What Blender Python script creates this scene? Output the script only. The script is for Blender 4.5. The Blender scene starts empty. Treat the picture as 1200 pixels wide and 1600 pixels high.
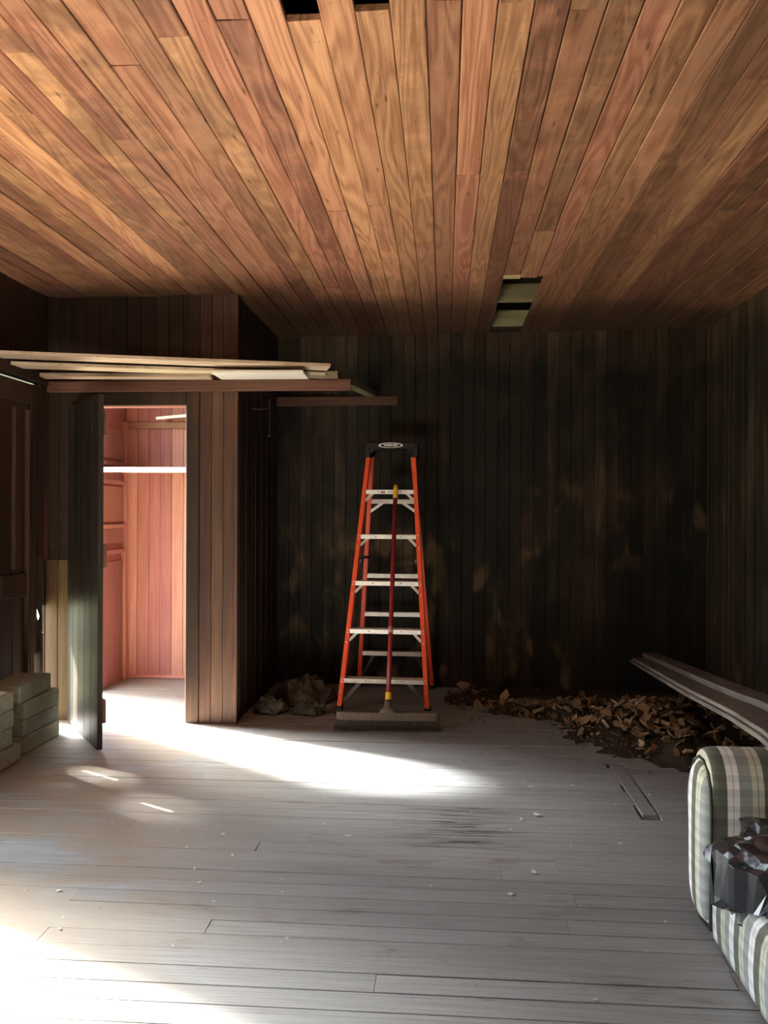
import bpy, bmesh, math, random
from mathutils import Vector, Matrix, noise

R = random.Random(7)
scene = bpy.context.scene
COL = scene.collection
rad = math.radians

# ------------------------------------------------------------------ camera, sky, sun, exposure
FPX = 1294.0
cam_d = bpy.data.cameras.new('camera')
cam_d.sensor_fit = 'VERTICAL'
cam_d.sensor_height = 36.0
cam_d.lens = 36.0 * FPX / 1600.0
cam_d.clip_start = 0.02
cam = bpy.data.objects.new('camera', cam_d)
COL.objects.link(cam)
CAM_H, YAW, ROLL = 1.31, rad(4.2), rad(0.25)
cam.matrix_world = (Matrix.Translation((0, 0, CAM_H)) @ Matrix.Rotation(YAW, 4, 'Z')
                    @ Matrix.Rotation(rad(90), 4, 'X') @ Matrix.Rotation(ROLL, 4, 'Z'))
scene.camera = cam

world = bpy.data.worlds.new('sky')
scene.world = world
world.use_nodes = True
bg = world.node_tree.nodes['Background']
bg.inputs['Color'].default_value = (0.80, 0.90, 1.0, 1)
bg.inputs['Strength'].default_value = 8.5

SUN_DIR = Vector((0.871, -0.491, -0.90)).normalized()
for nm, energy, ang in (('sun_disc', 20.0, 0.6), ('sun_haze', 95.0, 9.0), ('sun_glow', 24.0, 32.0)):
    sd = bpy.data.lights.new(nm, 'SUN')
    sd.energy = energy
    sd.angle = rad(ang)
    sd.color = (1.0, 0.965, 0.91)
    so = bpy.data.objects.new(nm, sd)
    so.rotation_euler = SUN_DIR.to_track_quat('-Z', 'Y').to_euler()
    so.location = (-6, 6, 6)
    COL.objects.link(so)

vs = scene.view_settings
vs.view_transform = 'Standard'
vs.look = 'None'
vs.gamma = 1.0
vs.use_curve_mapping = False
vs.exposure = 0.52

# ------------------------------------------------------------------ helpers
def tag(o, label=None, cat=None, group=None, kind=None):
    if label: o['label'] = label
    if cat: o['category'] = cat
    if group: o['group'] = group
    if kind: o['kind'] = kind
    return o

def link(name, me, mat=None, parent=None):
    if mat is not None and len(me.materials) == 0:
        me.materials.append(mat)
    o = bpy.data.objects.new(name, me)
    COL.objects.link(o)
    if parent is not None:
        o.parent = parent
    return o

def empty(name, loc=(0, 0, 0), rz=0.0):
    o = bpy.data.objects.new(name, None)
    o.empty_display_size = 0.1
    o.location = loc
    o.rotation_euler = (0, 0, rz)
    COL.objects.link(o)
    return o

def mesh(name, verts, faces, smooth=False):
    me = bpy.data.meshes.new(name)
    me.from_pydata([tuple(v) for v in verts], [], faces)
    me.validate()
    bm = bmesh.new(); bm.from_mesh(me)
    bmesh.ops.recalc_face_normals(bm, faces=bm.faces)
    if smooth:
        for f in bm.faces: f.smooth = True
    bm.to_mesh(me); bm.free()
    return me

def bm_mesh(name, bm, smooth=False):
    bmesh.ops.recalc_face_normals(bm, faces=bm.faces)
    if smooth:
        for f in bm.faces: f.smooth = True
    me = bpy.data.meshes.new(name)
    bm.to_mesh(me); bm.free()
    return me

def add_box(bm, lo, hi, bevel=0.0, mat=None):
    x0, y0, z0 = lo; x1, y1, z1 = hi
    vs_ = [bm.verts.new(p) for p in ((x0,y0,z0),(x1,y0,z0),(x1,y1,z0),(x0,y1,z0),(x0,y0,z1),(x1,y0,z1),(x1,y1,z1),(x0,y1,z1))]
    if mat is not None:
        for v in vs_: v.co = mat @ v.co
    fs = [bm.faces.new([vs_[i] for i in f]) for f in ((0,3,2,1),(4,5,6,7),(0,1,5,4),(1,2,6,5),(2,3,7,6),(3,0,4,7))]
    if bevel > 0:
        es = set(e for f in fs for e in f.edges)
        bmesh.ops.bevel(bm, geom=list(es), offset=bevel, segments=1, affect='EDGES', profile=0.5)

def box(name, lo, hi, mat, parent=None, bevel=0.0):
    bm = bmesh.new(); add_box(bm, lo, hi, bevel)
    return link(name, bm_mesh(name, bm), mat, parent)

def frame_mat(p0, p1, up=(0, 0, 1)):
    """matrix: local Z along p0->p1, local Y as near to 'up' as can be."""
    p0 = Vector(p0); p1 = Vector(p1)
    z = (p1 - p0).normalized()
    x = Vector(up).cross(z)
    if x.length < 1e-5: x = Vector((1, 0, 0))
    x.normalize(); y = z.cross(x)
    m = Matrix((x, y, z)).transposed().to_4x4()
    m.translation = p0
    return m, (p1 - p0).length

def add_beam(bm, p0, p1, w, d, up=(0, 0, 1), bevel=0.0):
    m, L = frame_mat(p0, p1, up)
    add_box(bm, (-w/2, -d/2, 0), (w/2, d/2, L), bevel, m)

def add_sweep(bm, section, p0, p1, up=(0, 0, 1)):
    """closed 2-D section extruded from p0 to p1, capped."""
    m, L = frame_mat(p0, p1, up)
    a = [bm.verts.new(m @ Vector((s[0], s[1], 0))) for s in section]
    b = [bm.verts.new(m @ Vector((s[0], s[1], L))) for s in section]
    n = len(section)
    for i in range(n):
        bm.faces.new((a[i], a[(i+1) % n], b[(i+1) % n], b[i]))
    bm.faces.new(a[::-1]); bm.faces.new(b)

def add_tube(bm, pts, r, seg=10):
    rings = []
    n = len(pts)
    rr = r if isinstance(r, (list, tuple)) else [r]*n
    for i, p in enumerate(pts):
        d = Vector(pts[min(i+1, n-1)]) - Vector(pts[max(i-1, 0)])
        m, _ = frame_mat(p, Vector(p) + d, (0.13, 0.9, 0.3))
        rings.append([bm.verts.new(m @ Vector((rr[i]*math.cos(2*math.pi*k/seg), rr[i]*math.sin(2*math.pi*k/seg), 0))) for k in range(seg)])
    for a, b in zip(rings, rings[1:]):
        for k in range(seg):
            bm.faces.new((a[k], a[(k+1) % seg], b[(k+1) % seg], b[k]))
    bm.faces.new(rings[0][::-1]); bm.faces.new(rings[-1])

def tube(name, pts, r, mat, parent=None, seg=12):
    bm = bmesh.new(); add_tube(bm, pts, r, seg)
    return link(name, bm_mesh(name, bm, True), mat, parent)

def board(name, lo, hi, face, mat, parent, tone=1.0, chan=0.0, extra=0.0, ch=0.004, tilt=0.0):
    """a plank filling lo..hi; the edges of its show side ('face') are chamfered lengthwise.
    tone / chan / extra go to the object colour and drive the material of this very piece."""
    lo = list(lo); hi = list(hi)
    ax = 'xyz'.index(face[1]); sgn = 1 if face[0] == '+' else -1
    dims = [hi[i]-lo[i] for i in range(3)]
    others = [i for i in range(3) if i != ax]
    L = max(others, key=lambda i: dims[i]); W = [i for i in others if i != L][0]
    w0, w1, l0, l1 = lo[W], hi[W], lo[L], hi[L]
    f = hi[ax] if sgn > 0 else lo[ax]
    b = lo[ax] if sgn > 0 else hi[ax]
    fc = f - sgn*ch
    t0, t1 = f - sgn*max(0, tilt), f - sgn*max(0, -tilt)
    sec = [(w0, b), (w0, t0 - sgn*ch), (w0+ch, t0), (w1-ch, t1), (w1, t1 - sgn*ch), (w1, b)]
    vv = []
    for l in (l0, l1):
        for (w, d) in sec:
            p = [0, 0, 0]; p[W] = w; p[L] = l; p[ax] = d
            vv.append(p)
    n = len(sec)
    ff = [(i, (i+1) % n, (i+1) % n + n, i+n) for i in range(n)] + [tuple(range(n)), tuple(range(n, 2*n))]
    o = link(name, mesh(name, vv, ff), mat, parent)
    o.color = (tone, chan, extra, 1)
    return o

# ------------------------------------------------------------------ materials
class NT:
    def __init__(s, name):
        s.m = bpy.data.materials.new(name); s.m.use_nodes = True
        s.t = s.m.node_tree; s.b = s.t.nodes['Principled BSDF']
    def n(s, typ, **kw):
        nd = s.t.nodes.new(typ)
        for k, v in kw.items():
            if k in nd.inputs: s.i(nd, k, v)
            else: setattr(nd, k, v)
        return nd
    def i(s, nd, key, v):
        if isinstance(v, bpy.types.NodeSocket): s.t.links.new(v, nd.inputs[key])
        else: nd.inputs[key].default_value = v
    def math(s, op, a, b=None, c=None, clamp=False):
        nd = s.t.nodes.new('ShaderNodeMath'); nd.operation = op; nd.use_clamp = clamp
        for k, v in enumerate((a, b, c)):
            if v is not None: s.i(nd, k, v)
        return nd.outputs[0]
    def vmath(s, op, a, b=None):
        nd = s.t.nodes.new('ShaderNodeVectorMath'); nd.operation = op
        s.i(nd, 0, a)
        if b is not None: s.i(nd, 1, b)
        return nd.outputs[0]
    def mix(s, f, a, b, blend='MIX'):
        nd = s.t.nodes.new('ShaderNodeMix'); nd.data_type = 'RGBA'; nd.blend_type = blend
        s.i(nd, 0, f); s.i(nd, 6, a); s.i(nd, 7, b)
        return nd.outputs[2]
    def noise(s, vec, scale, detail=4, rough=0.55, dist=0.0):
        nd = s.t.nodes.new('ShaderNodeTexNoise')
        s.i(nd, 'Vector', vec); s.i(nd, 'Scale', scale); s.i(nd, 'Detail', detail); s.i(nd, 'Roughness', rough); s.i(nd, 'Distortion', dist)
        return nd.outputs[0]
    def ramp(s, f, stops, interp='LINEAR'):
        nd = s.t.nodes.new('ShaderNodeValToRGB'); cr = nd.color_ramp; cr.interpolation = interp
        while len(cr.elements) < len(stops): cr.elements.new(0.5)
        for e, (p, c) in zip(cr.elements, stops):
            e.position = p
            e.color = (c, c, c, 1) if isinstance(c, (int, float)) else (*c, 1)
        s.i(nd, 0, f)
        return nd.outputs[0]
    def mr(s, v, a, b, c=0.0, d=1.0):
        nd = s.t.nodes.new('ShaderNodeMapRange'); nd.interpolation_type = 'SMOOTHSTEP'
        for k, q in zip((0, 1, 2, 3, 4), (v, a, b, c, d)): s.i(nd, k, q)
        return nd.outputs[0]
    def bump(s, h, strength=0.3, dist=0.01):
        nd = s.t.nodes.new('ShaderNodeBump')
        s.i(nd, 'Height', h); s.i(nd, 'Strength', strength); s.i(nd, 'Distance', dist)
        s.i(s.b, 'Normal', nd.outputs[0])
    def scale(s, vec, v):
        nd = s.t.nodes.new('ShaderNodeMapping'); s.i(nd, 'Vector', vec); nd.inputs['Scale'].default_value = v
        return nd.outputs[0]
    def out(s, col, rough=0.6, spec=0.3, metal=0.0):
        s.i(s.b, 'Base Color', col); s.i(s.b, 'Roughness', rough); s.i(s.b, 'Specular IOR Level', spec); s.i(s.b, 'Metallic', metal)
        return s.m

def plain(name, col, rough=0.5, spec=0.4, metal=0.0, vary=0.25, scale=14.0, bump=0.0):
    t = NT(name)
    pos = t.n('ShaderNodeTexCoord').outputs['Object']
    nz = t.noise(pos, scale, 5, 0.6)
    dark = tuple(c*(1-vary) for c in col); light = tuple(min(1, c*(1+vary)) for c in col)
    c = t.ramp(nz, [(0.3, dark), (0.7, light)])
    if bump: t.bump(t.noise(pos, scale*5, 4), bump, 0.004)
    return t.out(c, rough, spec, metal)

def wood(name, cols, axis, ring=26.0, grain=0.5, rough=0.55, spec=0.3, soot=None, bleach=None, bump=0.25, tonefrom=0.0, rnd=0.35, knots=False, fine=1.0):
    """per-piece wood: grain runs along 'axis'; object colour R = tone, G = bleach / B = soot amount of the piece."""
    t = NT(name)
    pos = t.n('ShaderNodeNewGeometry').outputs['Position']
    oi = t.n('ShaderNodeObjectInfo')
    off = t.vmath('MULTIPLY', t.n('ShaderNodeCombineXYZ', X=oi.outputs['Random'], Y=oi.outputs['Random'], Z=oi.outputs['Random']).outputs[0], (37.0, 53.0, 71.0))
    p = t.vmath('ADD', pos, off)
    k = 'XYZ'.index(axis)
    sc = [9.0, 9.0, 9.0]; sc[k] = 0.9
    q = t.scale(p, tuple(sc))
    base = t.noise(q, 1.0, 2, 0.4, 0.3)
    rings = t.math('MULTIPLY_ADD', t.math('SINE', t.math('MULTIPLY', base, ring*2.6)), 0.5, 0.5)
    sf = [150.0*fine, 150.0*fine, 150.0*fine]; sf[k] = 3.0
    streak = t.noise(t.scale(p, tuple(sf)), 1.0, 3, 0.6)
    g = t.math('MULTIPLY_ADD', rings, grain*0.55, t.math('MULTIPLY', streak, 0.75))
    g = t.math('ADD', g, t.math('MULTIPLY_ADD', t.noise(t.scale(p, tuple(3.0 if i != k else 0.7 for i in range(3))), 1.0, 4), 0.34, -0.17))
    col = t.ramp(g, [(0.22, cols[0]), (0.5, cols[1]), (0.8, cols[2])])
    hs = t.n('ShaderNodeHueSaturation', Color=col)
    t.i(hs, 'Hue', t.math('MULTIPLY_ADD', oi.outputs['Random'], 0.022, 0.489))
    t.i(hs, 'Saturation', 0.93)
    t.i(hs, 'Value', t.math('MULTIPLY_ADD', oi.outputs['Random'], rnd, 1.0 - rnd/2))
    col = hs.outputs[0]
    sep = t.n('ShaderNodeSeparateColor', Color=oi.outputs['Color'])
    tone = t.n('ShaderNodeCombineColor', Red=sep.outputs[0], Green=sep.outputs[0], Blue=sep.outputs[0]).outputs[0]
    col = t.mix(1.0, col, tone, 'MULTIPLY')
    if knots:
        vo = t.n('ShaderNodeTexVoronoi', Scale=1.0); t.i(vo, 'Vector', t.scale(p, tuple(16.0 if i != k else 3.4 for i in range(3))))
        kn = t.mr(vo.outputs['Distance'], 0.03, 0.12, 0.75, 0.0)
        col = t.mix(kn, col, (0.05, 0.022, 0.010, 1))
        sp = t.noise(t.scale(pos, (60, 40, 60)), 1.0, 2)
        col = t.mix(t.mr(sp, 0.68, 0.76, 0.0, 0.55), col, (0.07, 0.032, 0.016, 1))
    if bleach:
        w = t.noise(t.scale(pos, tuple(26.0 if i != k else 1.3 for i in range(3))), 1.0, 5, 0.65)
        f = t.math('MULTIPLY', t.mr(t.math('ADD', w, t.math('MULTIPLY', sep.outputs[1], 0.35)), 0.62, 0.78), sep.outputs[1], clamp=True)
        f = t.math('MULTIPLY', f, t.mr(t.n('ShaderNodeSeparateXYZ', Vector=pos).outputs[1], 2.6, 3.5, 1.0, 0.12))
        col = t.mix(f, col, (*bleach, 1))
    if soot:
        # smoke staining with its own shape on the wall; on the ceiling it also carries shade
        big = t.noise(t.scale(pos, soot.get('scale', (1.1, 1.1, 0.8))), 1.0, 5, 0.6, 0.4)
        run = t.noise(t.scale(pos, (7.0, 7.0, 1.1)), 1.0, 4, 0.6, 0.5)
        m = t.math('ADD', t.math('MULTIPLY', big, 0.6), t.math('MULTIPLY', run, 0.5))
        z = t.n('ShaderNodeSeparateXYZ', Vector=pos).outputs[2]
        top = t.mr(t.math('ADD', z, t.math('MULTIPLY', t.noise(t.scale(pos, (1.6, 1.6, 1.6)), 1.0, 3), 0.55)), soot['z0'], soot['z1'], 1.0, 0.0)
        f = t.math('MULTIPLY', t.mr(m, 0.74, 0.52), top, clamp=True)
        f = t.math('MULTIPLY', f, sep.outputs[2], clamp=True)
        if 'back' in soot:    # smoke stain plus painted shade toward the burnt wall, ragged front edge
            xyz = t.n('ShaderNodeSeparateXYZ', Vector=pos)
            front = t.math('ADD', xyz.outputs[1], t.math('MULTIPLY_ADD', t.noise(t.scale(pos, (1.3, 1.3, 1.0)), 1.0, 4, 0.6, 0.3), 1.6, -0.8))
            front = t.math('ADD', front, t.mr(xyz.outputs[0], 0.2, -1.3, 0.0, 0.55))  # painted shade reaches farther forward on the closet side
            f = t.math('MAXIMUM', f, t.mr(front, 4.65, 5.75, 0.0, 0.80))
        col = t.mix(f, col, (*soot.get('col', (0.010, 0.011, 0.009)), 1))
        if 'patch' in soot:   # mouldy tan blotches, low on the wall
            pa = t.noise(t.scale(pos, (6.5, 6.5, 3.6)), 1.0, 2, 0.45, 0.1)
            ar = t.noise(t.scale(pos, (1.0, 1.0, 1.2)), 1.0, 2, 0.5)
            lowz = t.mr(z, 1.25, 1.75, 1.0, 0.15)
            fp = t.math('MULTIPLY', t.math('MULTIPLY', t.mr(pa, 0.55, 0.72), t.mr(ar, 0.42, 0.55)), t.math('MULTIPLY', lowz, 0.75), clamp=True)
            col = t.mix(fp, col, (*soot['patch'], 1))
            gr = t.noise(t.scale(pos, (3.0, 3.0, 2.0)), 1.0, 5, 0.65, 0.3)
            col = t.mix(t.mr(gr, 0.5, 0.72, 0.0, 0.45), col, (0.045, 0.044, 0.032, 1))
    rn = t.math('MULTIPLY_ADD', streak, 0.25, rough - 0.12)
    t.bump(t.math('ADD', streak, t.math('MULTIPLY', rings, 0.5)), bump, 0.003)
    return t.out(col, rn, spec)

CEIL_SOOT_SHADE = {'back': True, 'z0': 9.0, 'z1': 10.0, 'col': (0.03, 0.019, 0.013), 'scale': (1.5, 0.7, 1.0)}  # stain colour that also stands in for shade at the back
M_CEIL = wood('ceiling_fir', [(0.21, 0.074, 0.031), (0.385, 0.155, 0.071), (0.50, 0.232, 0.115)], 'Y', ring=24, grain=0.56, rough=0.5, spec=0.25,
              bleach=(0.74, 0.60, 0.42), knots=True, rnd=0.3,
              soot=CEIL_SOOT_SHADE)
SOOT = {'patch': (0.155, 0.105, 0.052), 'z0': 2.62, 'z1': 2.86, 'col': (0.0095, 0.0105, 0.008), 'scale': (1.3, 1.3, 1.0)}
M_SOOT = wood('sooted_wall_boards', [(0.030, 0.020, 0.012), (0.070, 0.043, 0.025), (0.12, 0.072, 0.040)], 'Z', ring=12, grain=0.25, rough=0.6, spec=0.22, soot=SOOT, rnd=0.7, bump=0.15)
M_BROWN = wood('brown_wall_boards', [(0.050, 0.024, 0.015), (0.105, 0.050, 0.029), (0.165, 0.085, 0.050)], 'Z', ring=9, grain=0.2, rough=0.5, spec=0.3, rnd=0.4, bump=0.12,
               soot={'z0': 9.0, 'z1': 10.0, 'col': (0.022, 0.017, 0.012), 'scale': (1.2, 1.2, 1.6)})
M_RED = wood('closet_red_boards', [(0.36, 0.13, 0.090), (0.50, 0.205, 0.150), (0.60, 0.29, 0.225)], 'Z', ring=8, grain=0.15, rough=0.55, spec=0.25, rnd=0.3, bump=0.12)
M_DOOR = wood('dark_door_boards', [(0.018, 0.016, 0.012), (0.034, 0.029, 0.021), (0.055, 0.045, 0.032)], 'Z', ring=8, grain=0.2, rough=0.45, spec=0.35, rnd=0.3, bump=0.1)
M_PANEL = wood('panelled_door_wood', [(0.034, 0.017, 0.011), (0.060, 0.031, 0.020), (0.095, 0.050, 0.033)], 'Z', ring=8, grain=0.2, rough=0.5, spec=0.3, rnd=0.3, bump=0.1)
M_TRIMX = wood('shelf_ledger_wood', [(0.10, 0.045, 0.024), (0.19, 0.088, 0.046), (0.27, 0.135, 0.075)], 'X', ring=10, grain=0.25, rough=0.55, rnd=0.3)
M_TRIMY = wood('rafter_wood', [(0.10, 0.080, 0.045), (0.20, 0.165, 0.095), (0.29, 0.245, 0.15)], 'Y', ring=10, grain=0.25, rough=0.6, rnd=0.3)
M_JOIST = wood('joist_wood', [(0.15, 0.12, 0.055), (0.27, 0.22, 0.105), (0.38, 0.32, 0.17)], 'X', ring=10, grain=0.25, rough=0.7, rnd=0.3)
M_PLANKX = wood('loose_shelf_plank', [(0.42, 0.31, 0.19), (0.60, 0.47, 0.31), (0.72, 0.59, 0.43)], 'X', ring=14, grain=0.4, rough=0.6, rnd=0.25)
M_OLDY = wood('weathered_plank', [(0.085, 0.068, 0.054), (0.17, 0.145, 0.122), (0.30, 0.27, 0.235)], 'Y', ring=8, grain=0.3, rough=0.6, rnd=0.3)
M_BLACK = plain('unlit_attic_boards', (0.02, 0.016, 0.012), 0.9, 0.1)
M_WHITE = plain('white_painted_board', (0.78, 0.75, 0.66), 0.5, 0.3, vary=0.06, scale=7)

def floor_mat():
    t = NT('worn_grey_floor_paint')
    pos = t.n('ShaderNodeNewGeometry').outputs['Position']
    oi = t.n('ShaderNodeObjectInfo')
    sep = t.n('ShaderNodeSeparateColor', Color=oi.outputs['Color'])
    off = t.vmath('MULTIPLY', t.n('ShaderNodeCombineXYZ', X=oi.outputs['Random'], Y=oi.outputs['Random'], Z=oi.outputs['Random']).outputs[0], (31.0, 17.0, 5.0))
    p = t.vmath('ADD', pos, off)
    streak = t.noise(t.scale(p, (3.0, 130.0, 30.0)), 1.0, 4, 0.65)
    blot = t.noise(t.scale(pos, (2.2, 3.0, 1.0)), 1.0, 5, 0.6, 0.6)
    col = t.ramp(streak, [(0.25, (0.195, 0.205, 0.205)), (0.5, (0.285, 0.298, 0.300)), (0.78, (0.35, 0.366, 0.37))])
    val = t.n('ShaderNodeHueSaturation', Color=col); t.i(val, 'Value', t.math('MULTIPLY_ADD', oi.outputs['Random'], 0.16, 0.92))
    col = val.outputs[0]
    # brown scuffed places where the paint has gone
    worn = t.noise(t.scale(pos, (1.6, 5.0, 1.0)), 1.0, 6, 0.7, 0.5)
    col = t.mix(t.mr(worn, 0.57, 0.70, 0.0, 0.6), col, (0.15, 0.112, 0.082, 1))
    fine = t.noise(t.scale(p, (5.0, 42.0, 8.0)), 1.0, 5, 0.7, 0.3)
    col = t.mix(t.mr(fine, 0.62, 0.74, 0.0, 0.7), col, (0.075, 0.062, 0.052, 1))
    # splintered dark patch in the middle of the room (object colour G marks its boards)
    x = t.n('ShaderNodeSeparateXYZ', Vector=pos).outputs[0]
    d = t.math('ABSOLUTE', t.math('SUBTRACT', x, 0.08))
    near = t.mr(d, 0.02, 0.40, 1.0, 0.0)
    f = t.math('MULTIPLY', t.math('MULTIPLY', near, t.mr(t.noise(t.scale(pos, (3.0, 60.0, 1.0)), 1.0, 5, 0.75, 0.4), 0.46, 0.62)), sep.outputs[1], clamp=True)
    col = t.mix(f, col, (0.05, 0.032, 0.022, 1))
    # pale dust lying thickest along the left side
    dust = t.math('MULTIPLY', t.mr(t.math('ADD', x, t.math('MULTIPLY_ADD', blot, 1.2, -0.6)), -0.2, -1.5), t.mr(blot, 0.30, 0.55), clamp=True)
    col = t.mix(t.math('MULTIPLY', dust, 0.95), col, (0.275, 0.232, 0.182, 1))
    speck = t.noise(t.scale(pos, (90, 90, 90)), 1.0, 2)
    col = t.mix(t.mr(speck, 0.70, 0.76, 0.0, 0.7), col, (0.05, 0.045, 0.04, 1))
    t.bump(t.math('ADD', streak, t.math('MULTIPLY', fine, 0.8)), 0.35, 0.003)
    return t.out(col, t.math('MULTIPLY_ADD', blot, 0.3, 0.36), 0.32)
M_FLOOR = floor_mat()
M_SUB = plain('subfloor', (0.035, 0.028, 0.022), 0.9, 0.1)
M_DARKWOOD = plain('rough_backing_boards', (0.05, 0.036, 0.026), 0.85, 0.15)
M_OUT = plain('outside_earth', (0.13, 0.13, 0.075), 0.95, 0.05, scale=1.0)

# ------------------------------------------------------------------ room shell
CEIL = 2.645
XL, XR = -2.50, 1.88            # faces of the left and right walls
YB_L, YB_R = 6.29, 6.12         # the back wall runs slightly askew
YF = -2.0                       # wall behind the camera
XC = -1.285                     # right side of the closet
YC = 5.03                       # front of the closet
def yback(x): return YB_L + (YB_R - YB_L) * (x + 1.30) / (XR + 1.30)

ground = box('ground', (-30, -30, -0.45), (30, 30, -0.40), M_OUT); tag(ground, kind='structure')

# floor: subfloor slab with single boards running left to right
floor = box('floor', (XL - 0.25, YF - 0.2, -0.40), (XR + 0.2, 6.75, -0.028), M_SUB); tag(floor, kind='structure')
PITCH_F = 0.0905
y = YF
row = 0
PX0, PX1, PY0, PY1 = 0.845, 0.930, 3.66, 4.40      # strip let into the floor, front to back
while y < 6.5:
    y1 = y + PITCH_F
    cuts = [XL - 0.02]
    x = XL + R.uniform(0.6, 3.2)
    while x < XR - 0.5:
        cuts.append(x); x += R.uniform(1.8, 3.4)
    cuts.append(XR + 0.02)
    segs = list(zip(cuts, cuts[1:]))
    if y1 > PY0 and y < PY1:
        segs = [(XL - 0.02, PX0 - R.choice((-0.012, 0.0, 0.006)))] + [(PX1 + 0.006, XR + 0.02)]
    for (a, b) in segs:
        g = 0.0008 if b < -0.2 else R.choice((0.0014, 0.002, 0.003, 0.004, 0.0055))
        dz = R.uniform(-0.0025, 0.0)
        chan = 1.0 if 3.22 < y < 3.62 else 0.0
        board('floor_board', (a + 0.0008, y + g/2, -0.03), (b - 0.0008, y1 - g/2, dz), '+z', M_FLOOR, floor, chan=chan, ch=0.0008, tilt=R.uniform(-0.0012, 0.0012))
    y = y1; row += 1
board('floor_board', (PX0 + 0.016, PY0 + 0.01, -0.03), (PX1, PY1 - 0.02, -0.001), '+z', M_FLOOR, floor)

# boarding helpers ---------------------------------------------------
def wall_boards(parent, mat, axis, a0, a1, face_fn, zr, face, pitch=0.088, th=0.02, tone=(0.8, 1.2), soot=(0.9, 1.0), skip=None, gap=0.0018, cols=None):
    a = a0
    k = 0
    while a < a1 - 0.004:
        b = min(a + pitch * R.uniform(0.96, 1.04), a1)
        if a1 - b < 0.02: b = a1
        zs = [zr] if skip is None else skip(a, b, zr)
        for (z0, z1) in zs:
            f = face_fn((a + b)/2) + R.uniform(-0.002, 0.002)
            sgn = 1 if face[0] == '+' else -1
            lo = [0, 0, z0]; hi = [0, 0, z1]
            if axis == 'x': lo[0], hi[0] = a + gap/2, b - gap/2; d = 1
            else: lo[1], hi[1] = a + gap/2, b - gap/2; d = 0
            lo[d], hi[d] = (f - th, f) if sgn > 0 else (f, f + th)
            board('wall_board', lo, hi, face, mat, parent, tone=R.uniform(*tone), extra=R.uniform(*soot), ch=0.0025)
        a = b; k += 1

# back wall
wb = empty('wall_back', (0, 0, 0)); tag(wb, kind='structure')
me = mesh('wall_backing', [(XC - 0.02, YB_L + 0.02, -0.05), (XR + 0.1, YB_R + 0.015, -0.05), (XR + 0.1, YB_R + 0.16, -0.05), (XC - 0.02, YB_L + 0.16, -0.05),
                           (XC - 0.02, YB_L + 0.02, 3.3), (XR + 0.1, YB_R + 0.015, 3.3), (XR + 0.1, YB_R + 0.16, 3.3), (XC - 0.02, YB_L + 0.16, 3.3)],
          [(0,1,2,3),(4,5,6,7),(0,1,5,4),(1,2,6,5),(2,3,7,6),(3,0,4,7)])
link('wall_backing', me, M_DARKWOOD, wb)
wall_boards(wb, M_SOOT, 'x', XC, XR, yback, (-0.02, CEIL + 0.01), '-y', soot=(0.86, 1.0), tone=(0.6, 1.25))
# right wall
wr = empty('wall_right'); tag(wr, kind='structure')
box('wall_backing', (XR + 0.02, YF - 0.1, -0.05), (XR + 0.15, 6.3, 3.3), M_DARKWOOD, wr)
wall_boards(wr, M_SOOT, 'y', 1.0, YB_R, lambda a: XR, (-0.02, CEIL + 0.01), '-x', soot=(0.62, 0.97), tone=(0.7, 1.25))
box('wall_panel', (XR, YF, -0.02), (XR + 0.02, 1.0, CEIL + 0.01), M_SOOT, wr).color = (1, 0, 0.9, 1)
# wall behind the camera, plain boarding
wf = empty('wall_front'); tag(wf, kind='structure')
box('wall_backing', (XL - 0.15, YF - 0.12, -0.05), (XR + 0.15, YF, 3.3), M_BROWN, wf).color = (1, 0, 0.5, 1)
# left wall: openings beside the camera and into the closet, slits near the panelled door
wl = empty('wall_left'); tag(wl, kind='structure')
O1 = (1.30, 3.06, 0.0, 2.10)          # wide doorway
O2 = (5.10, 5.84, 0.0, 2.55)          # daylight opening inside the closet
DL = (4.02, 4.90, 0.02, 2.07)         # panelled door
def lw(y0, y1, z0, z1, mat=M_BROWN, x0=-0.10):
    o = box('wall_backing', (XL + x0, y0, z0), (XL, y1, z1), mat, wl); o.color = (0.8, 0, 0.8, 1)
lw(YF - 0.1, O1[0], -0.05, 3.3); lw(O1[0], O1[1], O1[3], 3.3); lw(O1[1], DL[0], -0.05, 3.3)
lw(DL[0], O2[0], DL[3] + 0.012, 3.3, x0=-0.12)
lw(O2[0], O2[1], O2[3], 3.3); lw(O2[1], 6.75, -0.05, 3.3, M_RED)
# post between panelled door and closet, its lower part rotted away on the door side
lw(4.905, O2[0], 0.72, DL[3] + 0.02, x0=-0.02)
lw(5.02, O2[0], -0.05, 1.03, x0=-0.02)
for (z0, z1) in ((0.0, 0.56), (0.76, 1.03)):
    board('door_stop', (XL - 0.01, 4.902, z0), (XL + 0.04, 4.930, z1), '+x', M_BROWN, wl, tone=0.6, extra=0.6)
for (a, b, z0, z1) in ((4.905, 4.995, -0.05, 0.10),):
    lw(a, b, z0, z1, x0=-0.02)
for tri in (((0.04, 0.555), (-0.01, 0.555), (-0.01, 0.70)), ((0.04, 0.762), (-0.01, 0.762), (0.034, 0.64)), ((0.038, 0.70), (0.012, 0.62), (0.040, 0.57))):
    vv = [(XL + a_, y_, z_) for y_ in (4.904, 4.918) for (a_, z_) in tri]
    link('splinter', mesh('splinter', vv, [(0, 1, 2), (3, 5, 4), (0, 1, 4, 3), (1, 2, 5, 4), (2, 0, 3, 5)]), M_BROWN, wl).color = (0.6, 0, 0.6, 1)
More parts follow.
